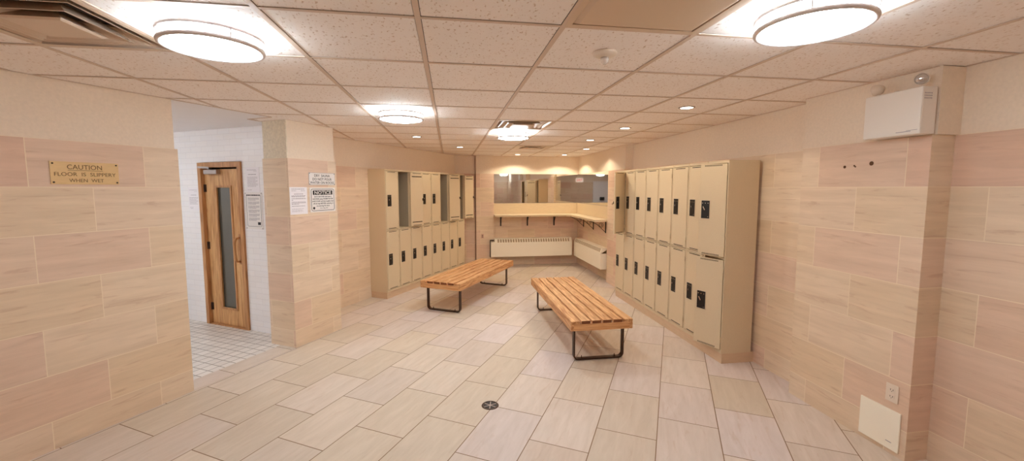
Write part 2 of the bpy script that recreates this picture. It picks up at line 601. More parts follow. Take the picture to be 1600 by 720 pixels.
# shower room: tiled wall with the door opening, side and end walls
def uv_sh(p, n):
    nn = S3 * p.x - 0.5 * p.y
    dd = 0.5 * p.x + S3 * p.y
    if abs(n.x * 0.5 + n.y * S3) > 0.7:
        return (nn + 20.0, p.z + 0.0)
    return (dd + 20.0, p.z)
FN0, FN1 = -5.375, -4.62      # outer edges of the door frame
mb = MB()
mb.prism([nd(-6.8, 3.30), nd(FN0, 3.30), nd(FN0, 3.45), nd(-6.8, 3.45)], 0, HC - 0.001, uvf=uv_sh)
mb.prism([nd(FN1, 3.30), nd(-4.012, 3.30), nd(-4.012, 3.45), nd(FN1, 3.45)], 0, HC - 0.001, uvf=uv_sh)
mb.prism([nd(FN0, 3.30), nd(FN1, 3.30), nd(FN1, 3.45), nd(FN0, 3.45)], 1.99, HC - 0.001, uvf=uv_sh)
tag(mb.build('wall_shower', 'white_tile'), kind='structure')
mb = MB()
mb.prism([nd(-6.8, -0.8), nd(-6.65, -0.8), nd(-6.65, 3.30), nd(-6.8, 3.30)], 0, HC - 0.001, uvf=uv_sh)
tag(mb.build('wall_shower_left', 'white_tile'), kind='structure')
mb = MB()
mb.prism([nd(-6.65, -0.8), nd(-4.0, -0.8), nd(-4.0, -0.65), nd(-6.65, -0.65)], 0, HC - 0.001, uvf=uv_sh)
tag(mb.build('wall_shower_end', 'white_tile'), kind='structure')

# ------------------------------------------------------------------ ceiling
GX0, GY0, G = -0.118, 1.77, 0.61
room = [nd(-3.66, -5.75), nd(-3.66, 2.95), nd(-4.02, 2.95), nd(-4.02, 3.35), nd(-4.45, 3.46), nd(-4.45, 8.1), (-0.16, 9.05), (3.1, 9.05), (3.1, -3.2), (-6.0, -3.2)]
def clip(poly, x0, x1, y0, y1):
    def half(pts, ins, cut):
        out = []
        for i in range(len(pts)):
            a, b = pts[i - 1], pts[i]
            ia, ib = ins(a), ins(b)
            if ib:
                if not ia: out.append(cut(a, b))
                out.append(b)
            elif ia:
                out.append(cut(a, b))
        return out
    def cx(v): return lambda a, b: (v, a[1] + (b[1] - a[1]) * (v - a[0]) / (b[0] - a[0]))
    def cy(v): return lambda a, b: (a[0] + (b[0] - a[0]) * (v - a[1]) / (b[1] - a[1]), v)
    for ins, cut in ((lambda p: p[0] >= x0, cx(x0)), (lambda p: p[0] <= x1, cx(x1)), (lambda p: p[1] >= y0, cy(y0)), (lambda p: p[1] <= y1, cy(y1))):
        poly = half(poly, ins, cut)
        if not poly: return []
    out = []
    for p in poly:
        if not out or math.dist(p, out[-1]) > 1e-5: out.append(p)
    if len(out) > 2 and math.dist(out[0], out[-1]) < 1e-5: out.pop()
    return out
def area(p): return 0.5 * sum(p[i][0] * p[(i + 1) % len(p)][1] - p[(i + 1) % len(p)][0] * p[i][1] for i in range(len(p)))
DIFFUSERS = {(1, -1), (-3, 0), (1, 4), (2, 8)}
mb = MB()
for i in range(-11, 6):
    for j in range(-9, 13):
        if (i, j) in DIFFUSERS: continue
        x0, y0 = GX0 + G * i, GY0 + G * j
        c = clip(room, x0 + 0.0145, x0 + G - 0.0145, y0 + 0.0135, y0 + G - 0.0135)
        if len(c) > 2 and abs(area(c)) > 1e-4:
            try: mb.prism(c, HC, HC + 0.02)
            except ValueError: pass
tag(mb.build('ceiling', 'ceiling'), kind='structure')
mb = MB()
mb.prism(room, HC + 0.12, HC + 0.14)
tag(mb.build('ceiling', 'dark'), kind='structure')      # dark backing sheet, makes the gaps between tiles read as shadow
mb = MB()
mb.prism([nd(-3.665, -6.2), nd(-3.665, 2.945), nd(-4.025, 2.945), nd(-4.025, 3.45), nd(-6.8, 3.45), nd(-6.8, -6.2)], HC, HC + 0.02)
tag(mb.build('ceiling', 'white_paint'), kind='structure')
# suspended grid of T-bars, clipped to the room
def clip_line(axis, v, poly):
    hits = []
    o = 1 - axis
    for i in range(len(poly)):
        a, b = poly[i - 1], poly[i]
        if (a[axis] - v) * (b[axis] - v) < 0:
            t = (v - a[axis]) / (b[axis] - a[axis])
            hits.append(a[o] + t * (b[o] - a[o]))
    hits.sort()
    return [(hits[k], hits[k + 1]) for k in range(0, len(hits) - 1, 2)]
vis_room = [nd(-3.67, -5.9), nd(-3.67, 2.95), nd(-4.01, 2.95), nd(-4.01, 3.09), nd(-3.67, 3.11), nd(-3.67, 3.71), nd(-4.30, 3.73), nd(-4.30, 7.68), (0.0, 8.81), (0.57, 8.81), (0.57, 8.73), (0.93, 8.73), (0.93, 8.86),
            (2.84, 8.86), (2.84, 6.95), (2.78, 6.95), (2.78, 6.26), (2.91, 6.26), (2.91, 2.89), (2.76, 2.89), (2.76, 2.0), (2.92, 2.0), (2.92, -3.0), (-6.0, -3.0)]
mb = MB()
for i in range(-10, 6):
    x = GX0 + G * i
    for a, b in clip_line(0, x, vis_room):
        mb.box(x - 0.012, x + 0.012, a + 0.003, b - 0.003, HC - 0.004, HC - 0.0005)
for j in range(-8, 13):
    y = GY0 + G * j
    for a, b in clip_line(1, y, vis_room):
        # cross tees stop at the main runners
        xs = [a] + [GX0 + G * i for i in range(-12, 7) if a + 0.02 < GX0 + G * i < b - 0.02] + [b]
        for k in range(len(xs) - 1):
            mb.box(xs[k] + 0.0125, xs[k + 1] - 0.0125, y - 0.010, y + 0.010, HC - 0.0035, HC - 0.0005)
tag(mb.build('trim_2', 'tbar'), kind='structure')
# wall angle round the edge of the ceiling
mb = MB()
for k in range(len(vis_room)):
    a, b = Vector(vis_room[k - 1] + (HC - 0.002,)), Vector(vis_room[k] + (HC - 0.002,))
    d = (b - a)
    if d.length < 0.05: continue
    dn = d.normalized()
    mb.tube([a + dn * 0.006, b - dn * 0.006], 0.01, flat=(0.018, 0.003, (-dn.y, dn.x, 0)))
tag(mb.build('trim_3', 'tbar'), kind='structure')

# ------------------------------------------------------------------ sauna door (local frame: x to the right along -n.. as seen, y into the wall)
DR = thing('door_1', nd(FN0, 3.30) + (0,), -math.radians(30), kind='structure')
W = FN1 - FN0
mb = MB()
mb.box(0.002, 0.06, -0.022, 0.10, 0, 1.985, bevel=0.003)
mb.box(W - 0.06, W - 0.002, -0.022, 0.10, 0, 1.985, bevel=0.003)
mb.box(0.06, W - 0.06, -0.022, 0.10, 1.925, 1.985, bevel=0.003)
mb.build('door_frame', 'door_frame', DR)
mb = MB()
gx0, gx1, gz0, gz1 = 0.265, 0.525, 0.215, 1.70
lx0, lx1, ly0, ly1, lz0, lz1 = 0.065, W - 0.065, 0.02, 0.06, 0.012, 1.905
for x0, x1, z0, z1 in ((lx0, 0.165, lz0, lz1), (0.1655, gx0, lz0, lz1), (gx1, 0.6055, lz0, lz1), (0.606, lx1, lz0, lz1), (gx0 + .0005, 0.395, gz1, lz1), (0.3955, gx1 - .0005, gz1, lz1), (gx0 + .0005, gx1 - .0005, lz0, gz0)):
    mb.box(x0, x1, ly0, ly1, z0, z1, bevel=0.0015)
leaf = mb.build('door_leaf', 'door', DR)
mb = MB()
for x0, x1, z0, z1 in ((gx0 - .012, gx0 + .014, gz0 - .012, gz1 + .012), (gx1 - .014, gx1 + .012, gz0 - .012, gz1 + .012), (gx0 + .014, gx1 - .014, gz0 - .012, gz0 + .014), (gx0 + .014, gx1 - .014, gz1 - .014, gz1 + .012)):
    mb.box(x0, x1, 0.010, 0.021, z0, z1, bevel=0.002)
mb.build('glass_bead', 'door_frame', leaf)
MB().box(gx0 + .001, gx1 - .001, 0.036, 0.044, gz0 + .001, gz1 - .001).build('glass_pane', 'glass_dark', leaf)
mb = MB()
mb.tube([(0.628, 0.02, 1.10), (0.628, -0.03, 1.09), (0.628, -0.045, 1.05), (0.628, -0.047, 0.95), (0.628, -0.045, 0.86), (0.628, -0.03, 0.82), (0.628, 0.02, 0.81)], 0.013, 10)
mb.box(0.61, 0.646, 0.012, 0.0195, 0.78, 1.14, bevel=0.003)
mb.build('door_handle', 'door_frame', leaf)
for z in (1.68, 0.98, 0.22):
    MB().cyl((0.062, 0.012, z), 0.008, 0.09, 12).box(0.064, 0.092, 0.016, 0.0195, z - .045, z + .045).build('hinge', 'bronze', leaf)
mb = MB()
mb.box(0.13, 0.36, -0.035, 0.018, 1.845, 1.90, bevel=0.006)
mb.cyl((0.20, -0.01, 1.905), 0.016, 0.02, 16)
mb.tube([(0.20, -0.012, 1.917), (0.30, -0.075, 1.918), (0.12, -0.085, 1.928), (0.075, -0.03, 1.93)], 0.0, flat=(0.022, 0.006, (0, 0, 1)))
mb.build('door_closer', 'nickel', DR)
MB().box(0.0605, W - 0.0605, -0.02, 0.10, 0.0, 0.010, bevel=0.002).build('threshold', 'door_frame', DR)
# dark sheet standing in for the dark sauna behind the leaf
MB().box(-0.02, W + 0.02, 0.151, 0.165, 0.0, 2.02).build('backing', 'dark', DR)

# ------------------------------------------------------------------ doorway behind the camera (seen only in the mirror)
dr2 = thing('door_2', (-2.35, -3.0, 0), PI, kind='structure')
MB().box(-0.5, 0.5, -0.03, -0.001, 0.002, 1.98, bevel=0.003).build('door_leaf', 'white_paint', dr2)
MB().box(-0.56, -0.501, -0.045, -0.001, 0, 2.04).box(0.501, 0.56, -0.045, -0.001, 0, 2.04).box(-0.5, 0.5, -0.045, -0.001, 1.981, 2.04).build('door_frame', 'white_paint', dr2)
MB().cyl((0.42, -0.055, 1.0), 0.022, 0.05, 16, 'Y').build('door_handle', 'nickel', dr2)

# ------------------------------------------------------------------ lockers
LH_BASE = 0.10
def vent_mb(x0, x1, z, y0=-0.0006, y1=0.0186, teeth=False, zd=-1):
    mb = MB()
    if teeth:
        n = 15
        for k in range(n):
            x = x0 + (x1 - x0) * (k + 0.5) / n
            mb.box(x - 0.0032, x + 0.0032, y0, y1, z - 0.007, z + 0.007)
    else:
        mb.box(x0, x1, y0, y1, z - (0.004 if y0 < 0 else 0.007), z + (0.004 if y0 < 0 else 0.007))
    return mb

def locker(k, pitch, top, split, loc, rz, label, group, open_up=0.0, open_lo=0.0, teeth=False):
    t = thing('locker', loc, rz, label, 'locker', group)
    D, z0 = 0.315, LH_BASE
    w = pitch - 0.0035
    g = 0.012
    b = MB()
    b.box(0.0, 0.010, 0.0, D, z0, top)                 # sides
    b.box(w - 0.010, w, 0.0, D, z0, top)
    b.box(0.0105, w - 0.0105, D - 0.006, D - 0.001, z0, top)     # back
    b.box(0.0105, w - 0.0105, 0.001, D - 0.007, top - 0.025, top)         # top
    b.box(0.0105, w - 0.0105, 0.001, D - 0.007, z0, z0 + 0.03)        # bottom
    b.box(0.0105, w - 0.0105, 0.001, D - 0.007, split - 0.007, split + 0.007)
    b.build('body', 'locker', t)
    iz0, iz1 = split + 0.013, top - 0.031
    for (za, zb, ang, nm) in ((iz0, iz1, open_up, 'upper'), (z0 + 0.036, split - 0.013, open_lo, 'lower')):
        # added lining, coloured darker to stand in for shade in an open compartment
        if ang > 1.0:
            MB().box(0.014, w - 0.014, D - 0.012, D - 0.0075, za, zb).build('shade_back', 'locker_in', t)
            MB().box(w - 0.0135, w - 0.0104, 0.030, D - 0.010, za, zb).box(0.0104, 0.0135, 0.030, D - 0.010, za, zb).build('shade_lining', 'locker_in', t)
            MB().tube([(0.05, D - 0.03, zb - 0.22), (0.05, D - 0.06, zb - 0.225), (0.05, D - 0.07, zb - 0.20)], 0.004, 8).build('coat_hook', 'nickel', t)
        dw = w - 0.010 * 2 - 0.007
        # door frame of reference: hinge at its right end, closed door reaches to -dw
        d = MB()
        d.box(-dw, -0.005, 0.0, 0.018, za, zb, bevel=0.0022)
        do = d.build('door', 'locker', t, (w - 0.010, -0.004, 0), (0, 0, ang))
        vent_mb(-dw + 0.045, -0.055, zb - 0.014, teeth=teeth).build('vent_slot', 'slot', do)
        vent_mb(-dw + 0.045, -0.055, za + 0.014, teeth=teeth).build('vent_slot', 'slot', do)
        if ang > math.radians(40):
            vent_mb(-dw + 0.03, -0.035, zb - 0.066, 0.0181, 0.0192).build('vent_slot', 'slot', do)
            vent_mb(-dw + 0.03, -0.035, za + 0.066, 0.0181, 0.0192).build('vent_slot', 'slot', do)
        lz = 1.485 if nm == 'upper' else 0.59
        lz += (top - 1.955) * 0.8
        lx = -dw + 0.072
        p = MB()
        p.box(lx - 0.050, lx + 0.050, -0.0035, -0.0003, lz - 0.092, lz + 0.092, 0, bevel=0.001)
        p.box(lx - 0.045, lx + 0.045, -0.0045, -0.0034, lz - 0.087, lz + 0.087, 1)
        for dx in (-0.03, 0.0, 0.03):
            p.cyl((lx + dx, -0.0062, lz + 0.062), 0.0045, 0.003, 12, 'Y', 2)
        p.cyl((lx + 0.03, -0.0058, lz - 0.070), 0.004, 0.002, 12, 'Y', 2)
        po = p.build('lock_plate', ['rim', 'black', 'chrome'], do)
        m = Matrix.Translation((lx - 0.012, -0.009, lz + 0.012)) @ Matrix.Rotation(math.radians(-30 if teeth else 0), 4, 'Y')
        hh = 0.020 if teeth else 0.009
        MB().box(-0.005, 0.005, -0.004, 0.004, -hh, hh, bevel=0.0015, mtx=m).build('latch_handle', 'chrome' if teeth else 'nickel', do)
        if ang > 1.0:
            MB().box(-dw + 0.008, -dw + 0.020, 0.0185, 0.034, lz - 0.02, lz + 0.02, bevel=0.002).tube([(-dw + 0.014, 0.034, lz), (-dw + 0.004, 0.045, lz - 0.01), (-dw - 0.004, 0.04, lz - 0.03)], 0.004, 8).build('latch_hook', 'bronze', do)
        for hz in (za + 0.09, zb - 0.09):
            MB().cyl((-0.0025, -0.003, hz), 0.0038, 0.05, 10).build('hinge', 'locker', do)
    return t

LP, LT, LS = 0.3113, 1.965, 1.045
lpos = [('nearest locker of the left bank, both doors shut, beside the stone pier', 0, 0),
        ('second locker of the left bank from the pier, upper door swung open', 168, 0),
        ('third locker of the left bank, upper half hidden behind a swung open door', 0, 0),
        ('fourth locker of the left bank, both doors shut, right of a swung open door', 0, 0),
        ('fifth locker of the left bank, both doors shut, left of an empty compartment', 0, 0),
        ('sixth locker of the left bank from the pier, upper door swung open', 162, 0),
        ('seventh locker of the left bank from the pier, upper half behind its neighbour\'s open door', 0, 0),
        ('farthest locker of the left bank, upper door swung open, next to the far wall', 167, 0)]
for k, (lab, au, al) in enumerate(lpos):
    x, y = nd(-3.98, 5.01 + k * LP)
    locker(k, LP, LT, LS, (x, y, 0), math.radians(60), lab, 'lockers of the left bank', math.radians(au), math.radians(al))
RP, RT, RS = 0.3195, 1.94, 1.015
rpos = [('farthest locker of the right bank, upper door swung open, beside the vanity pier', 128, 0),
        ('second locker of the right bank from the vanity pier, both doors shut', 0, 0),
        ('third locker of the right bank from the vanity pier, both doors shut', 0, 0),
        ('fourth locker of the right bank from the vanity pier, both doors shut', 0, 0),
        ('fifth locker of the right bank from the vanity pier, both doors shut', 0, 0),
        ('sixth locker of the right bank from the vanity pier, both doors shut', 0, 0),
        ('seventh locker of the right bank from the vanity pier, beside two doors standing ajar', 0, 0),
        ('nearest locker of the right bank, both doors ajar, with a bare beige end panel', 19, 22)]
for k, (lab, au, al) in enumerate(rpos):
    locker(k, RP, RT, RS, (2.55, 6.02 - k * RP, 0), -PI / 2, lab, 'lockers of the right bank', math.radians(au), math.radians(al), teeth=(k == 7))
# end panels: full depth side sheets of the nearest lockers, and the plinths
def plinth(name, pts, label):
    o = MB().prism(pts, 0.0, LH_BASE - 0.0005, uvf=lambda p, n: (p.x, p.y)).build(name, 'base_tile')
    tag(o, kind='structure')
plinth('trim_4', [nd(-3.995, 5.018), nd(-3.995, 7.495), nd(-4.289, 7.495), nd(-4.289, 5.018)], '')
plinth('trim_5', [(2.562, 3.472), (2.562, 6.015), (2.899, 6.015), (2.899, 3.472)], '')

# ------------------------------------------------------------------ benches
def bench(loc, rz, label):
    """Local: x across (0.62), y along (1.93)."""
    t = thing('slatted_bench', loc, rz, label, 'bench', 'slatted benches between the lockers')
    w, L, zt, th = 0.62, 1.93, 0.42, 0.095
    n = 6
    gap = 0.018
    sw = (w - gap * (n - 1)) / n
    for k in range(n):
        x0 = -w / 2 + k * (sw + gap)
        edge = k in (0, n - 1)
        mb = MB()
        if edge:
            mb.box(x0, x0 + sw, 0.0, L, zt - 0.030, zt, bevel=0.003)
            xo = x0 if k == 0 else x0 + sw - 0.030
            mb.box(xo, xo + 0.030, 0.0, L, zt - th, zt - 0.0305, bevel=0.002)
        else:
            mb.box(x0, x0 + sw, 0.004, L - 0.004, zt - 0.030, zt, bevel=0.003)
            for f in mb.bm.faces:
                f.normal_update()
                if abs(f.normal.y) > 0.9: f.material_index = 1
        mb.build('slat', ['bench', 'bench_end'], t)
    for y0 in (0.0, L - 0.03):
        MB().box(-w / 2 + 0.0305, w / 2 - 0.0305, y0, y0 + 0.03, zt - th, zt - 0.031, bevel=0.002).build('end_apron', 'bench_x', t)
    for y in (0.55, 0.97, 1.38):
        MB().box(-w / 2 + 0.031, w / 2 - 0.031, y - 0.02, y + 0.02, zt - 0.07, zt - 0.031).build('cross_rail', 'bench_x', t)
    for yl in (0.10, L - 0.17):
        pts = []
        hw, r, zl = 0.25, 0.045, 0.010
        ztop = zt - 0.032
        pts.append((-hw, yl, ztop))
        for a in range(0, 91, 15):
            aa = math.radians(180 + a)
            pts.append((-hw + r + r * math.cos(aa), yl, zl + r + r * math.sin(aa)))
        for a in range(0, 91, 15):
            aa = math.radians(270 + a)
            pts.append((hw - r + r * math.cos(aa), yl, zl + r + r * math.sin(aa)))
        pts.append((hw, yl, ztop))
        lo = MB().tube(pts, 0.0, flat=(0.046, 0.016, (0, 1, 0))).build('leg_frame', 'bronze', t)
        for s in (-1, 1):
            MB().cyl((s * 0.17, yl, 0.030), 0.004, 0.025, 8).cyl((s * 0.17, yl, 0.021), 0.009, 0.006, 6).build('anchor_bolt', 'bronze', lo)
    return t
bx, by = nd(-2.88, 4.71)
bench((bx, by, 0), -math.radians(30), 'slatted wooden bench on bronze legs in front of the left lockers')
bench((1.435, 3.67, 0), 0.0, 'slatted wooden bench on bronze legs standing nearer the right lockers')

# ------------------------------------------------------------------ vanity: backsplash, mirrors, counter, brackets
VX, VY = 0.94, 8.85
o = MB().box(VX, 2.806, VY - 0.022, VY - 0.001, 1.122, 1.353, bevel=0.002).build('backsplash', 'laminate')
tag(o, 'long cream backsplash under the mirror of the far wall', 'backsplash', 'vanity backsplashes')
o = MB().box(2.808, 2.829, 6.945, VY - 0.001, 1.122, 1.353, bevel=0.002).build('backsplash', 'laminate')
tag(o, 'cream backsplash under the side mirror beside the pier', 'backsplash', 'vanity backsplashes')
o = thing('wall_mirror', (1.88, VY, 0), 0, 'wide frameless mirror on the far wall over the counter', 'mirror', 'vanity mirrors')
MB().box(0.955 - 1.88, 2.822 - 1.88, -0.008, -0.001, 1.362, 1.985).build('mirror_glass', 'mirror', o)
MB().box(0.955 - 1.88, 2.80 - 1.88, -0.014, -0.001, 1.354, 1.361).build('bottom_channel', 'nickel', o)
o = thing('wall_mirror', (2.83, 7.9, 0), 0, 'frameless side mirror on the right vanity wall', 'mirror', 'vanity mirrors')
MB().box(-0.008, -0.001, 6.945 - 7.9, 8.84 - 7.9, 1.362, 1.985).build('mirror_glass', 'mirror', o)
MB().box(-0.014, -0.001, 6.945 - 7.9, 8.83 - 7.9, 1.354, 1.361).build('bottom_channel', 'nickel', o)
mb = MB()
mb.prism([(VX, VY - 0.001), (VX, 8.45), (2.47, 8.45), (2.54, 8.36), (2.54, 6.946), (2.829, 6.946), (2.829, VY - 0.001)], 1.085, 1.120)
cnt = tag(mb.build('vanity_counter', 'shelf'), 'L-shaped cream counter shelf running round the mirrored corner', 'counter')
mb = MB()
e_ = 0.004
mb.prism([(VX, 8.4495), (VX, 8.4495 - e_), (2.468, 8.4495 - e_), (2.5375 - e_, 8.357), (2.5375 - e_, 6.946), (2.5395, 6.946), (2.5395, 8.359), (2.469, 8.4495)], 1.084, 1.119)
mb.build('edge_band', 'laminate', cnt)
def bracket(x, y, rz, scroll, label):
    t = thing('shelf_bracket', (x, y, 0), rz, label, 'bracket', 'brackets under the counter')
    mb = MB()
    mb.box(-0.014, 0.014, -0.012, -0.001, 0.86, 1.083)
    mb.box(-0.012, 0.012, -0.30, -0.013, 1.072, 1.083)
    mb.build('angle', 'iron', t)
    if scroll:
        pts = []
        for k in range(28):
            a = -PI / 2 + k * 0.36
            r = 0.05 - 0.0013 * k
            pts.append((0, -0.10 + r * math.cos(a) - 0.0, 1.01 + r * math.sin(a)))
        MB().tube(pts, 0.004, 8).tube([(0, -0.013, 0.88), (0, -0.07, 0.93), (0, -0.17, 1.02), (0, -0.27, 1.07)], 0.005, 8).build('scroll', 'iron', t)
    else:
        MB().tube([(0, -0.013, 0.93), (0, -0.10, 1.035), (0, -0.15, 1.071)], 0.0, flat=(0.012, 0.006, (1, 0, 0))).build('brace', 'iron', t)
bracket(1.10, VY, 0, False, 'plain black bracket under the far counter, nearest its left end')
bracket(1.69, VY, 0, False, 'plain black bracket under the middle of the far counter')
bracket(2.29, VY, 0, False, 'plain black bracket under the far counter, nearest the mirrored corner')
bracket(2.83, 8.40, -PI / 2, True, 'scrolled black bracket under the side counter, closest to the corner')
bracket(2.83, 7.80, -PI / 2, True, 'scrolled black bracket under the middle of the side counter')
bracket(2.83, 7.15, -PI / 2, True, 'scrolled black bracket under the side counter, beside the pier')

# ------------------------------------------------------------------ convector heaters
def heater(L, loc, rz, label, cap_left=False):
    """Local x along, front at y=0, wall at y=dep."""
    t = thing('convector_heater', loc, rz, label, 'radiator', 'convector heaters under the counter')
    dep = 0.215
    zf, zb, z0 = 0.515, 0.60, 0.215
    mb = MB()
    prof = [(0, z0), (0.012, z0), (0.012, zf - 0.01), (dep, zb - 0.01), (dep, zb), (0.045, zb - 0.0), (0, zf)]
    A = [mb.bm.verts.new((0, y, z)) for y, z in prof]
    B = [mb.bm.verts.new((L, y, z)) for y, z in prof]
    mb.bm.faces.new(A)
    mb.bm.faces.new(B[::-1])
    for i in range(len(prof)):
        mb.bm.faces.new([A[i], B[i], B[(i + 1) % len(prof)], A[(i + 1) % len(prof)]])
    c = mb.build('cover', 'cream_enamel', t)
    mb = MB()
    n = int(L / 0.058)
    a0 = 0.05
    sl = math.atan2(zb - zf, 0.045)
    for k in range(n):
        x = a0 + (L - 2 * a0) * (k + 0.5) / n
        m = Matrix.Translation((x, 0.0225, (zf + zb) / 2)) @ Matrix.Rotation(sl, 4, 'X')
        mb.box(-0.017, 0.017, -0.036, 0.036, -0.004, 0.0012, mtx=m)
    g = mb.build('grille_slots', mat('slot_grey_%d' % n, (168, 146, 116), 0.7), t)
    MB().box(0.001, 0.010, 0.013, dep - 0.001, z0, zf - 0.012).box(L - 0.010, L - 0.001, 0.013, dep - 0.001, z0, zf - 0.012).build('end_cap', 'cream_enamel', t)
    MB().box(0.05, L - 0.05, 0.06, dep - 0.03, z0 + 0.06, z0 + 0.16).build('fin_pack', 'dark', t)
    return t
hA = heater(1.70, (0.945, 8.632, 0), 0, 'long cream convector heater on the far wall under the counter')
MB().box(-0.085, -0.001, 0.0, 0.086, 0.215, 0.535, bevel=0.004).build('end_piece', 'cream_enamel', hA)
MB().box(-0.097, -0.086, 0.02, 0.086, 0.205, 0.575).box(-0.086, -0.012, 0.05, 0.086, 0.560, 0.575).build('shadow_gap_strip', 'black_gap', hA)
hB = heater(1.60, (2.68, 8.60, 0), -PI / 2, 'cream convector heater on the side wall beside the pier')
hB.scale = (1, 0.68, 1)

# ------------------------------------------------------------------ ceiling fittings
def round_lamp(x, y, label, k=1.0):
    t = thing('ceiling_lamp', (x, y, HC), 0, label, 'ceiling light', 'round ceiling lamps')
    mb = MB()
    mb.lathe([(0.0, -0.004), (0.175, -0.004), (0.178, -0.010), (0.178, -0.062), (0.170, -0.075), (0.14, -0.084), (0.08, -0.089), (0.0, -0.090)], 48)
    mb.build('shade', lamp_mat('lit_acrylic_drum_%03d' % int(k * 100), LAMP_E * k), t)
    for z in (-0.022, -0.068):
        pts = [(0.192 * math.cos(2 * PI * k / 64), 0.192 * math.sin(2 * PI * k / 64), z) for k in range(64)]
        MB().tube(pts, 0.0100, 8, closed=True).build('ring', 'lamp_ring', t)
    for k in range(4):
        a = PI / 4 + k * PI / 2
        cx_, cy_ = 0.193 * math.cos(a), 0.193 * math.sin(a)
        MB().cyl((cx_, cy_, -0.038), 0.0035, 0.072, 8).cyl((0.186 * math.cos(a), 0.186 * math.sin(a), -0.068), 0.006, 0.006, 10).build('post', 'lamp_ring', t)
    return t
round_lamp(GX0 + G * -1.5, GY0 + G * 0.5, 'round white ceiling lamp nearest the left wall and the brass plaque')
round_lamp(GX0 + G * 2.5, GY0 - G * 0.5, 'large looking round ceiling lamp at upper right beside the flat diffuser')
round_lamp(GX0 + G * -0.5, GY0 + G * 3.5, 'round ceiling lamp midway along the room, left of the middle diffuser', 1.2)
round_lamp(GX0 + G * 1.5, GY0 + G * 5.5, 'round ceiling lamp next to the middle diffuser', 1.4)
round_lamp(GX0 + G * 4.5, GY0 - G * 6.5, 'round ceiling lamp seen reflected at the left end of the far mirror', 0.45)
round_lamp(GX0 - G * 2.5, GY0 - G * 5.5, 'round ceiling lamp seen reflected in the side mirror', 0.8)
# added lamps, out of the frame, put in to brighten the shower room
sx_, sy_ = nd(-5.3, 0.9)
round_lamp(sx_, sy_, 'added unseen ceiling lamp brightening the white tiled shower room, toward its near end', 0.62)
sx_, sy_ = nd(-5.9, 2.1)
round_lamp(sx_, sy_, 'added unseen ceiling lamp brightening the white tiled shower room, closest to the sauna door', 0.62)
sx_, sy_ = nd(-4.6, 0.6)
round_lamp(sx_, sy_, 'added unseen ceiling lamp brightening the shower room, behind the left wall', 0.62)

def downlight(x, y, label, power):
    t = thing('downlight', (x, y, HC), 0, label, 'spotlight', 'recessed downlights')
    MB().lathe([(0.050, -0.0005), (0.052, -0.006), (0.064, -0.006), (0.070, -0.0005)], 32, close=True).build('trim_ring', 'nickel', t)
    MB().cyl((0, 0, -0.003), 0.0505, 0.004, 32).build('lens', 'spot', t)
    if power:
        l = bpy.data.lights.new('spot_beam', 'SPOT')
        l.energy = power
        l.color = (1.0, 0.88, 0.66)
        l.spot_size = math.radians(142)
        l.spot_blend = 0.3
        l.shadow_soft_size = 0.035
        lo = bpy.data.objects.new('spot_beam', l)
        COL.objects.link(lo)
        lo.parent = t
        lo.location = (0, 0, -0.012)
    return t
for x, y, lab, p in ((-0.423, 5.735, 'small downlight over the left bench, beyond the round lamp', SPOT_W * 0.9),
                     (0.187, 7.05, 'small downlight in front of the far left corner', SPOT_W * 0.8),
                     (1.40, 8.42, 'small downlight above the far mirror', SPOT_W * 1.6),
                     (2.38, 8.38, 'small downlight above the mirrored corner', SPOT_W * 1.6),
                     (2.40, 7.05, 'small downlight over the side counter beside the pier', SPOT_W * 1.0),
                     (2.017, 5.76, 'downlight over the far end of the right lockers', SPOT_W * 0.9),
                     (2.017, 4.57, 'downlight over the middle of the right lockers', SPOT_W * 0.9),
                     (2.03, 3.34, 'largest looking downlight, over the near end of the right lockers', SPOT_W * 0.7)):
    downlight(x, y, lab, p)

def diffuser(i, j, label, size=1.0, flat=False):
    x, y = GX0 + G * (i + 0.5), GY0 + G * (j + 0.5)
    t = thing('ceiling_diffuser', (x, y, HC), 0, label, 'air vent', 'square ceiling air diffusers')
    q = math.sqrt(2)
    A = PI / 4
    s = size
    e = 0.302
    mb = MB()
    mb.lathe([(e * q, 0.012), (e * q, -0.0045), ((0.275 * s) * q, -0.0045), ((0.275 * s) * q, 0.0), ((e - .004) * q, 0.012)], 4, ang0=A, smooth=False, close=True)
    mb.build('frame', 'alu' if not flat else 'alu', t)
    mb = MB()
    mb.lathe([(0.277 * s * q, 0.001), (0.225 * s * q, 0.075), (0.225 * s * q, 0.085), (0.285 * s * q, 0.010)], 4, ang0=A, smooth=False, close=True)
    mb.build('throat', 'alu', t)
    MB().box(-0.26 * s, 0.26 * s, -0.26 * s, 0.26 * s, 0.09, 0.10).build('duct', 'dark', t)
    if flat:
        mb = MB()
        mb.lathe([(0.0, -0.010), (0.252 * q, -0.010), (0.271 * q, 0.000), (0.271 * q, 0.004), (0.243 * q, -0.004), (0.0, -0.004)], 4, ang0=A, smooth=False)
        mb.build('plaque', 'alu', t)
    else:
        for a0, a1, zt, zb in ((0.165, 0.235, 0.055, 0.000), (0.105, 0.175, 0.045, -0.010)):
            mb = MB()
            mb.lathe([(a0 * s * q, zt), (a1 * s * q, zb), ((a1 * s + .006) * q, zb), (a0 * s * q, zt + 0.008)], 4, ang0=A, smooth=False, close=True)
            mb.build('blade', 'alu', t)
        mb = MB()
        mb.lathe([(0.0, -0.020), (0.105 * s * q, -0.020), (0.118 * s * q, -0.014), (0.06 * s * q, 0.030), (0.0, 0.030)], 4, ang0=A, smooth=False)
        mb.build('core', 'alu', t)
    return t
diffuser(1, -1, 'broad flat square diffuser at the top edge, left of the large lamp', flat=True)
diffuser(-3, 0, 'square diffuser with stepped blades at upper left, over the left wall')
diffuser(1, 4, 'square diffuser with bright chrome edges beside a round lamp')
diffuser(2, 8, 'small looking square diffuser near the vanity', size=0.72)

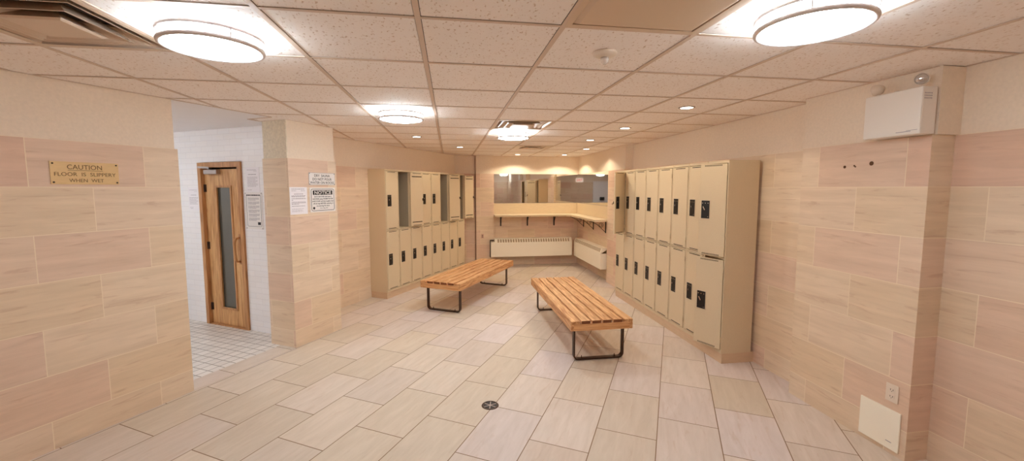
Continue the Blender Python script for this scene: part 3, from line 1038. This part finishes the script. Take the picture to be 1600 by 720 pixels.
# motion sensor on the ceiling
t = thing('motion_detector', (0.795, 2.07, HC), 0, 'white ceiling detector with a clear dome below its round base', 'detector')
MB().lathe([(0.0, 0.0), (0.058, 0.0), (0.062, -0.006), (0.060, -0.014), (0.045, -0.022), (0.022, -0.027), (0.0, -0.027)], 40).build('base', 'white_plastic', t)
MB().lathe([(0.0, -0.0275), (0.020, -0.0275), (0.021, -0.040), (0.017, -0.052), (0.009, -0.060), (0.0, -0.062)], 28).build('dome', mat('frosted_dome', (222, 214, 206), 0.15, spec=0.8), t)

# ------------------------------------------------------------------ fittings on the walls
def on_left(n, d, z=0.0):
    """frame whose -Y faces out of the left walls (normal +N), x along +d"""
    x, y = nd(n, d)
    return (x, y, z), math.radians(60)

# brass plaque
loc, rz = on_left(-3.659, 1.54, 1.778)
t = thing('brass_plaque', loc, rz, 'brass plaque reading caution floor is slippery when wet on the left wall', 'sign')
MB().box(-0.173, 0.173, -0.004, 0.0, -0.073, 0.073, bevel=0.001).build('plate', 'brass', t)
lettering([('CAUTION', -0.005, 0.040, 0.030, 0.175), ('FLOOR  IS  SLIPPERY', 0, -0.007, 0.024, 0.310), ('WHEN  WET', 0, -0.047, 0.022, 0.175)], t, 'lettering', 'brass_ink', yoff=-0.0042)
MB().box(-0.090, 0.086, -0.0050, -0.0041, 0.0165, 0.0190).build('underline', 'brass_ink', t)
for sx in (-1, 1):
    for sz in (-1, 1):
        MB().cyl((sx * 0.160, -0.006, sz * 0.060), 0.005, 0.004, 14, 'Y').build('screw', 'slot', t)

# signs on the pier
loc, rz = on_left(-3.649, 3.521, 1.782)
t = thing('wall_sign', loc, rz, 'white sign reading dry sauna do not pour water on rocks', 'sign', 'notices on the stone pier')
MB().box(-0.182, 0.182, -0.003, 0.0, -0.067, 0.067, bevel=0.0008).build('plate', 'signwhite', t)
mb = MB()
for a, b, c, d in ((-0.182, 0.182, 0.064, 0.067), (-0.182, 0.182, -0.067, -0.064), (-0.182, -0.179, -0.064, 0.064), (0.179, 0.182, -0.064, 0.064)):
    mb.box(a, b, -0.0036, -0.0031, c, d)
mb.build('border', 'grey_ink', t)
lettering([('DRY  SAUNA', 0, 0.036, 0.027, 0.215), ('DO NOT POUR', 0, -0.003, 0.027, 0.265), ('WATER ON ROCKS', 0, -0.041, 0.026, 0.335)], t, 'lettering', 'ink', yoff=-0.0032, bold=0.004)
for sx in (-1, 1):
    for sz in (-1, 1):
        MB().cyl((sx * 0.172, -0.0045, sz * 0.058), 0.004, 0.003, 12, 'Y').build('screw', 'ink', t)
loc, rz = on_left(-3.649, 3.521, 1.552)
t = thing('wall_sign', loc, rz, 'white sign headed notice about showering before entering', 'sign', 'notices on the stone pier')
MB().box(-0.178, 0.178, -0.003, 0.0, -0.135, 0.135, bevel=0.0008).build('plate', 'signwhite', t)
def round_frame(w, h, r, tk, y0, y1):
    mb = MB()
    out = []
    for cx_, cz_, a0 in ((w - r, h - r, 0), (-w + r, h - r, 90), (-w + r, -h + r, 180), (w - r, -h + r, 270)):
        for k in range(7):
            a = math.radians(a0 + 15 * k)
            out.append((cx_ + r * math.cos(a), (y0 + y1) / 2, cz_ + r * math.sin(a)))
    mb.tube(out, tk, flat=(abs(y1 - y0), tk, (0, 1, 0)), closed=True)
    return mb
round_frame(0.160, 0.118, 0.02, 0.005, -0.0040, -0.0031).build('border', 'ink', t)
MB().box(-0.137, 0.137, -0.0042, -0.0031, 0.055, 0.103).build('header_band', 'ink', t)
lettering([('NOTICE', 0, 0.079, 0.034, 0.235)], t, 'header_lettering', 'signwhite', yoff=-0.0043, bold=0.02)
lettering([('EACH BATHER shall take a', 0, 0.035, 0.015, 0.24), ('SHOWER using WARM WATER', 0, 0.010, 0.015, 0.285),
           ('AND SOAP and thoroughly rinse', 0, -0.015, 0.015, 0.300), ('off all soap BEFORE entering or', 0.006, -0.040, 0.015, 0.285),
           ('re-entering the deck.', 0, -0.066, 0.014, 0.185), ('Ont. Reg. 565', 0.01, -0.092, 0.009, 0.11)], t, 'lettering', 'ink', yoff=-0.0032, bold=0.008)
MB().cyl((-0.128, -0.0037, -0.090), 0.014, 0.001, 20, 'Y').build('emblem', 'ink', t)

def text_bars(parent, w, h, rows, m='grey_ink', seed=1, y=-0.0016, hb=0.0045):
    rnd = random.Random(seed)
    mb = MB()
    for z, x0, x1, th in rows:
        x = x0
        while x < x1 - 0.004:
            l = min(rnd.uniform(0.008, 0.024), x1 - x)
            mb.box(x, x + l, y - 0.0004, y, z - th / 2, z + th / 2)
            x += l + rnd.uniform(0.003, 0.006)
    return mb.build('print_lines', m, parent)

loc, rz = on_left(-3.6485, 3.201, 1.549)
t = thing('paper_notice', loc, rz, 'white paper notice left of the two signs on the stone pier', 'notice', 'paper notices')
MB().box(-0.108, 0.108, -0.0014, 0.0, -0.142, 0.142).build('sheet', 'paper', t)
text_bars(t, 0.2, 0.28, [(0.122, -0.085, 0.075, .005), (0.104, -0.085, -0.03, .004), (0.104, 0.03, 0.08, .004), (0.070, -0.055, 0.055, .006), (0.052, -0.088, 0.088, .005),
                         (0.042, -0.088, 0.082, .005), (0.022, -0.088, 0.09, .006), (0.006, -0.088, -0.07, .005), (-0.014, -0.088, 0.085, .005), (-0.024, -0.088, 0.085, .004),
                         (-0.036, -0.088, 0.0, .005), (-0.056, -0.088, 0.075, .005), (-0.085, -0.088, 0.06, .003), (-0.100, -0.088, 0.04, .003), (-0.112, -0.088, 0.05, .003)], seed=3)

# notices on the tiled wall (frame: x along +n, -Y faces -d)
def on_shower(n, z):
    x, y = nd(n, 3.299)
    return (x, y, z), -math.radians(30)
loc, rz = on_shower(-4.45, 1.775)
t = thing('paper_notice', loc, rz, 'upper white paper notice on the tiles right of the sauna door', 'notice', 'paper notices')
MB().box(-0.108, 0.108, -0.0014, 0.0, -0.14, 0.14).build('sheet', 'paper', t)
text_bars(t, 0.2, 0.28, [(0.112, -0.085, 0.06, .004), (0.098, 0.02, 0.07, .003), (0.06, -0.07, 0.06, .006)] + [(0.03 - 0.013 * k, -0.085, 0.08 - 0.03 * (k % 3 == 2), .0035) for k in range(9)] + [(-0.115, -0.085, -0.02, .003)], seed=4)
loc, rz = on_shower(-4.45, 1.422)
t = thing('wall_sign', loc, rz, 'tall white rules board below a paper notice, right of the sauna door', 'sign')
MB().box(-0.136, 0.136, -0.004, 0.0, -0.21, 0.21, bevel=0.001).build('plate', 'signwhite', t)
round_frame(0.115, 0.178, 0.02, 0.003, -0.0050, -0.0041).build('border', 'ink', t)
MB().box(-0.095, 0.095, -0.0052, -0.0041, 0.170, 0.186).build('header_gap', 'signwhite', t)
text_bars(t, 0.2, 0.3, [(0.178, -0.112, 0.112, .014)], 'ink', 5, y=-0.0054)
text_bars(t, 0.2, 0.3, [(0.146 - 0.012 * k - 0.010 * (k // 3), -0.088, 0.09 - 0.05 * (k % 3 == 2), .005) for k in range(18)], 'grey_ink', 6, y=-0.0042)
MB().box(0.055, 0.100, -0.0050, -0.0041, -0.160, -0.128).box(0.06, 0.095, -0.0056, -0.0051, -0.150, -0.140).build('emblem', ['ink'], t)
for sx in (-1, 1):
    for sz in (-1, 1):
        MB().cyl((sx * 0.128, -0.0055, sz * 0.200), 0.004, 0.003, 12, 'Y').build('screw', 'ink', t)
loc, rz = on_shower(-5.50, 1.545)
t = thing('paper_notice', loc, rz, 'faint white paper notice on the tiles left of the sauna door', 'notice', 'paper notices')
MB().box(-0.100, 0.100, -0.0014, 0.0, -0.14, 0.14).build('sheet', 'paper', t)
text_bars(t, 0.2, 0.28, [(0.112, -0.075, 0.075, .004), (0.095, 0.02, 0.075, .003), (0.05, -0.05, 0.055, .005)] + [(0.02 - 0.013 * k, -0.08, 0.08 - 0.03 * (k % 3 == 2), .0035) for k in range(7)] + [(-0.10, -0.075, -0.01, .003), (-0.115, -0.07, -0.02, .003)], seed=8)

# emergency light on the projecting pier
t = thing('emergency_light', (2.75, 2.1575, 0), -PI / 2, 'white emergency light box with two lamp heads high on the right pier', 'emergency light')
# local: x = -world y, y = +world x ; wall at y=0
mb = MB()
mb.box(-0.1625, 0.1625, -0.100, -0.001, 1.990, 2.255, bevel=0.004)
mb.build('housing', 'white_enamel', t)
MB().box(-0.161, 0.161, -0.103, -0.1005, 1.993, 2.252, bevel=0.001).build('front_cover', 'white_enamel', t)
mb = MB()
for r_ in range(3):
    for c_ in range(6):
        mb.box(0.1622, 0.1630, -0.088 + c_ * 0.009, -0.084 + c_ * 0.009, 2.185 + r_ * 0.014, 2.193 + r_ * 0.014)
mb.build('vent_holes', 'grey_ink', t)
MB().box(0.035, 0.115, -0.1038, -0.1031, 2.008, 2.011).box(0.09, 0.15, -0.1038, -0.1031, 2.014, 2.016).build('maker_line', 'grey_ink', t)
MB().cyl((-0.02, -0.05, 2.262), 0.012, 0.012, 16).build('plug', 'white_plastic', t)
def head(x, z, dirv, nm, face):
    d = Vector(dirv).normalized()
    q = d.to_track_quat('Z', 'Y').to_matrix().to_4x4()
    m = Matrix.Translation((x, -0.055, z)) @ q
    h = MB().lathe([(0.0, -0.028), (0.018, -0.026), (0.030, -0.008), (0.036, 0.012), (0.036, 0.020), (0.032, 0.020), (0.030, 0.012), (0.0, 0.010)], 28, mtx=m)
    ho = h.build('lamp_head', 'white_plastic', t)
    MB().lathe([(0.0, 0.0105), (0.0295, 0.0125), (0.0305, 0.0175), (0.018, 0.0235), (0.0, 0.025)], 28, mtx=m).build('lens', face, ho)
    MB().cyl((x, -0.055, 2.262), 0.008, 0.03, 12).build('stem', 'white_plastic', ho)
head(0.115, 2.305, (0.55, -0.8, -0.12), 'r', 'lens')
head(-0.125, 2.300, (-0.98, 0.10, -0.15), 'l', 'lens')

# three holes in the stone
o = MB().cyl((2.7492, 2.525, 1.828), 0.010, 0.0012, 16, 'X').cyl((2.7492, 2.456, 1.833), 0.006, 0.0012, 10, 'X').cyl((2.7492, 2.448, 1.826), 0.0055, 0.0012, 10, 'X').cyl((2.7492, 2.34, 1.842), 0.014, 0.0012, 20, 'X').build('trim_6', 'brown_hole')
tag(o, kind='structure')

# electric outlet and access plate
t = thing('wall_outlet', (2.75, 2.102, 0.392), -PI / 2, 'cream double power outlet above the access plate', 'outlet')
MB().box(-0.037, 0.037, -0.006, -0.001, -0.057, 0.057, bevel=0.002).build('cover_plate', 'white_plastic', t)
for s in (-1, 1):
    sk = MB().box(-0.017, 0.017, -0.008, -0.0062, s * 0.021 - 0.014, s * 0.021 + 0.014, bevel=0.001).build('socket', 'white_plastic', t)
    MB().box(-0.009, -0.006, -0.0086, -0.0081, s * 0.021 - 0.004, s * 0.021 + 0.006).box(0.006, 0.009, -0.0086, -0.0081, s * 0.021 - 0.004, s * 0.021 + 0.006).cyl((0, -0.0083, s * 0.021 - 0.009), 0.0025, 0.0006, 10, 'Y').build('slots', 'slot', sk)
t = thing('access_plate', (2.75, 2.164, 0.158), -PI / 2, 'blank cream access plate low on the right pier near the floor', 'access panel')
MB().box(-0.125, 0.125, -0.010, -0.001, -0.128, 0.128, bevel=0.002).build('plate', 'cream_enamel', t)
MB().box(0.05, 0.085, -0.0106, -0.0101, -0.083, -0.079).build('scratch', 'grey_ink', t)

# outlet on the pier left of the mirror
t = thing('wall_outlet', (0.69, 8.72, 0.66), 0, 'small pale outlet low on the far pier left of the heater', 'outlet')
MB().box(-0.030, 0.030, -0.006, -0.001, -0.045, 0.045, bevel=0.002).build('cover_plate', mat('flesh_plastic', (208, 170, 146), 0.5), t)
MB().box(-0.009, 0.009, -0.0068, -0.0062, 0.006, 0.028).box(-0.009, 0.009, -0.0068, -0.0062, -0.028, -0.006).build('slots', 'slot', t)

t = thing('wall_box', (-2.27, -2.969, 0), PI, 'small black box on the white door seen in the side mirror', 'box')
MB().box(-0.12, 0.12, -0.09, 0.0, 1.04, 1.22, bevel=0.015).build('cover', 'black', t)
MB().box(-0.08, 0.08, -0.10, -0.091, 1.06, 1.09, bevel=0.003).build('lever', 'iron', t)
# EXIT sign and dispenser, seen only in the side mirror
t = thing('exit_sign', (-1.05, -3.0, 2.10), PI, 'red and white exit sign on the wall behind, seen in the side mirror', 'sign')
MB().box(-0.19, 0.19, -0.04, -0.001, -0.10, 0.10, bevel=0.003).build('housing', 'exit_face', t)
lettering([('EXIT', 0, 0.0, 0.12, 0.30)], t, 'lettering', 'exit_red', yoff=-0.0402, bold=0.02)

# ------------------------------------------------------------------ floor drain
t = thing('floor_drain', (0.293, 3.05, 0), 0, 'small round dark bronze floor drain set in the tiles', 'drain')
MB().lathe([(0.052, 0.0002), (0.052, 0.003), (0.064, 0.003), (0.067, 0.0002)], 40, close=True).build('rim', 'bronze', t)
MB().cyl((0, 0, 0.0007), 0.0515, 0.001, 32).build('well', 'black', t)
mb = MB()
for k in range(6):
    a = math.radians(20) + k * PI / 3
    m = Matrix.Rotation(a, 4, 'Z')
    mb.box(0.010, 0.053, -0.0035, 0.0035, 0.0013, 0.0028, mtx=m)
mb.cyl((0, 0, 0.002), 0.011, 0.0016, 20)
mb.build('spokes', 'nickel', t)
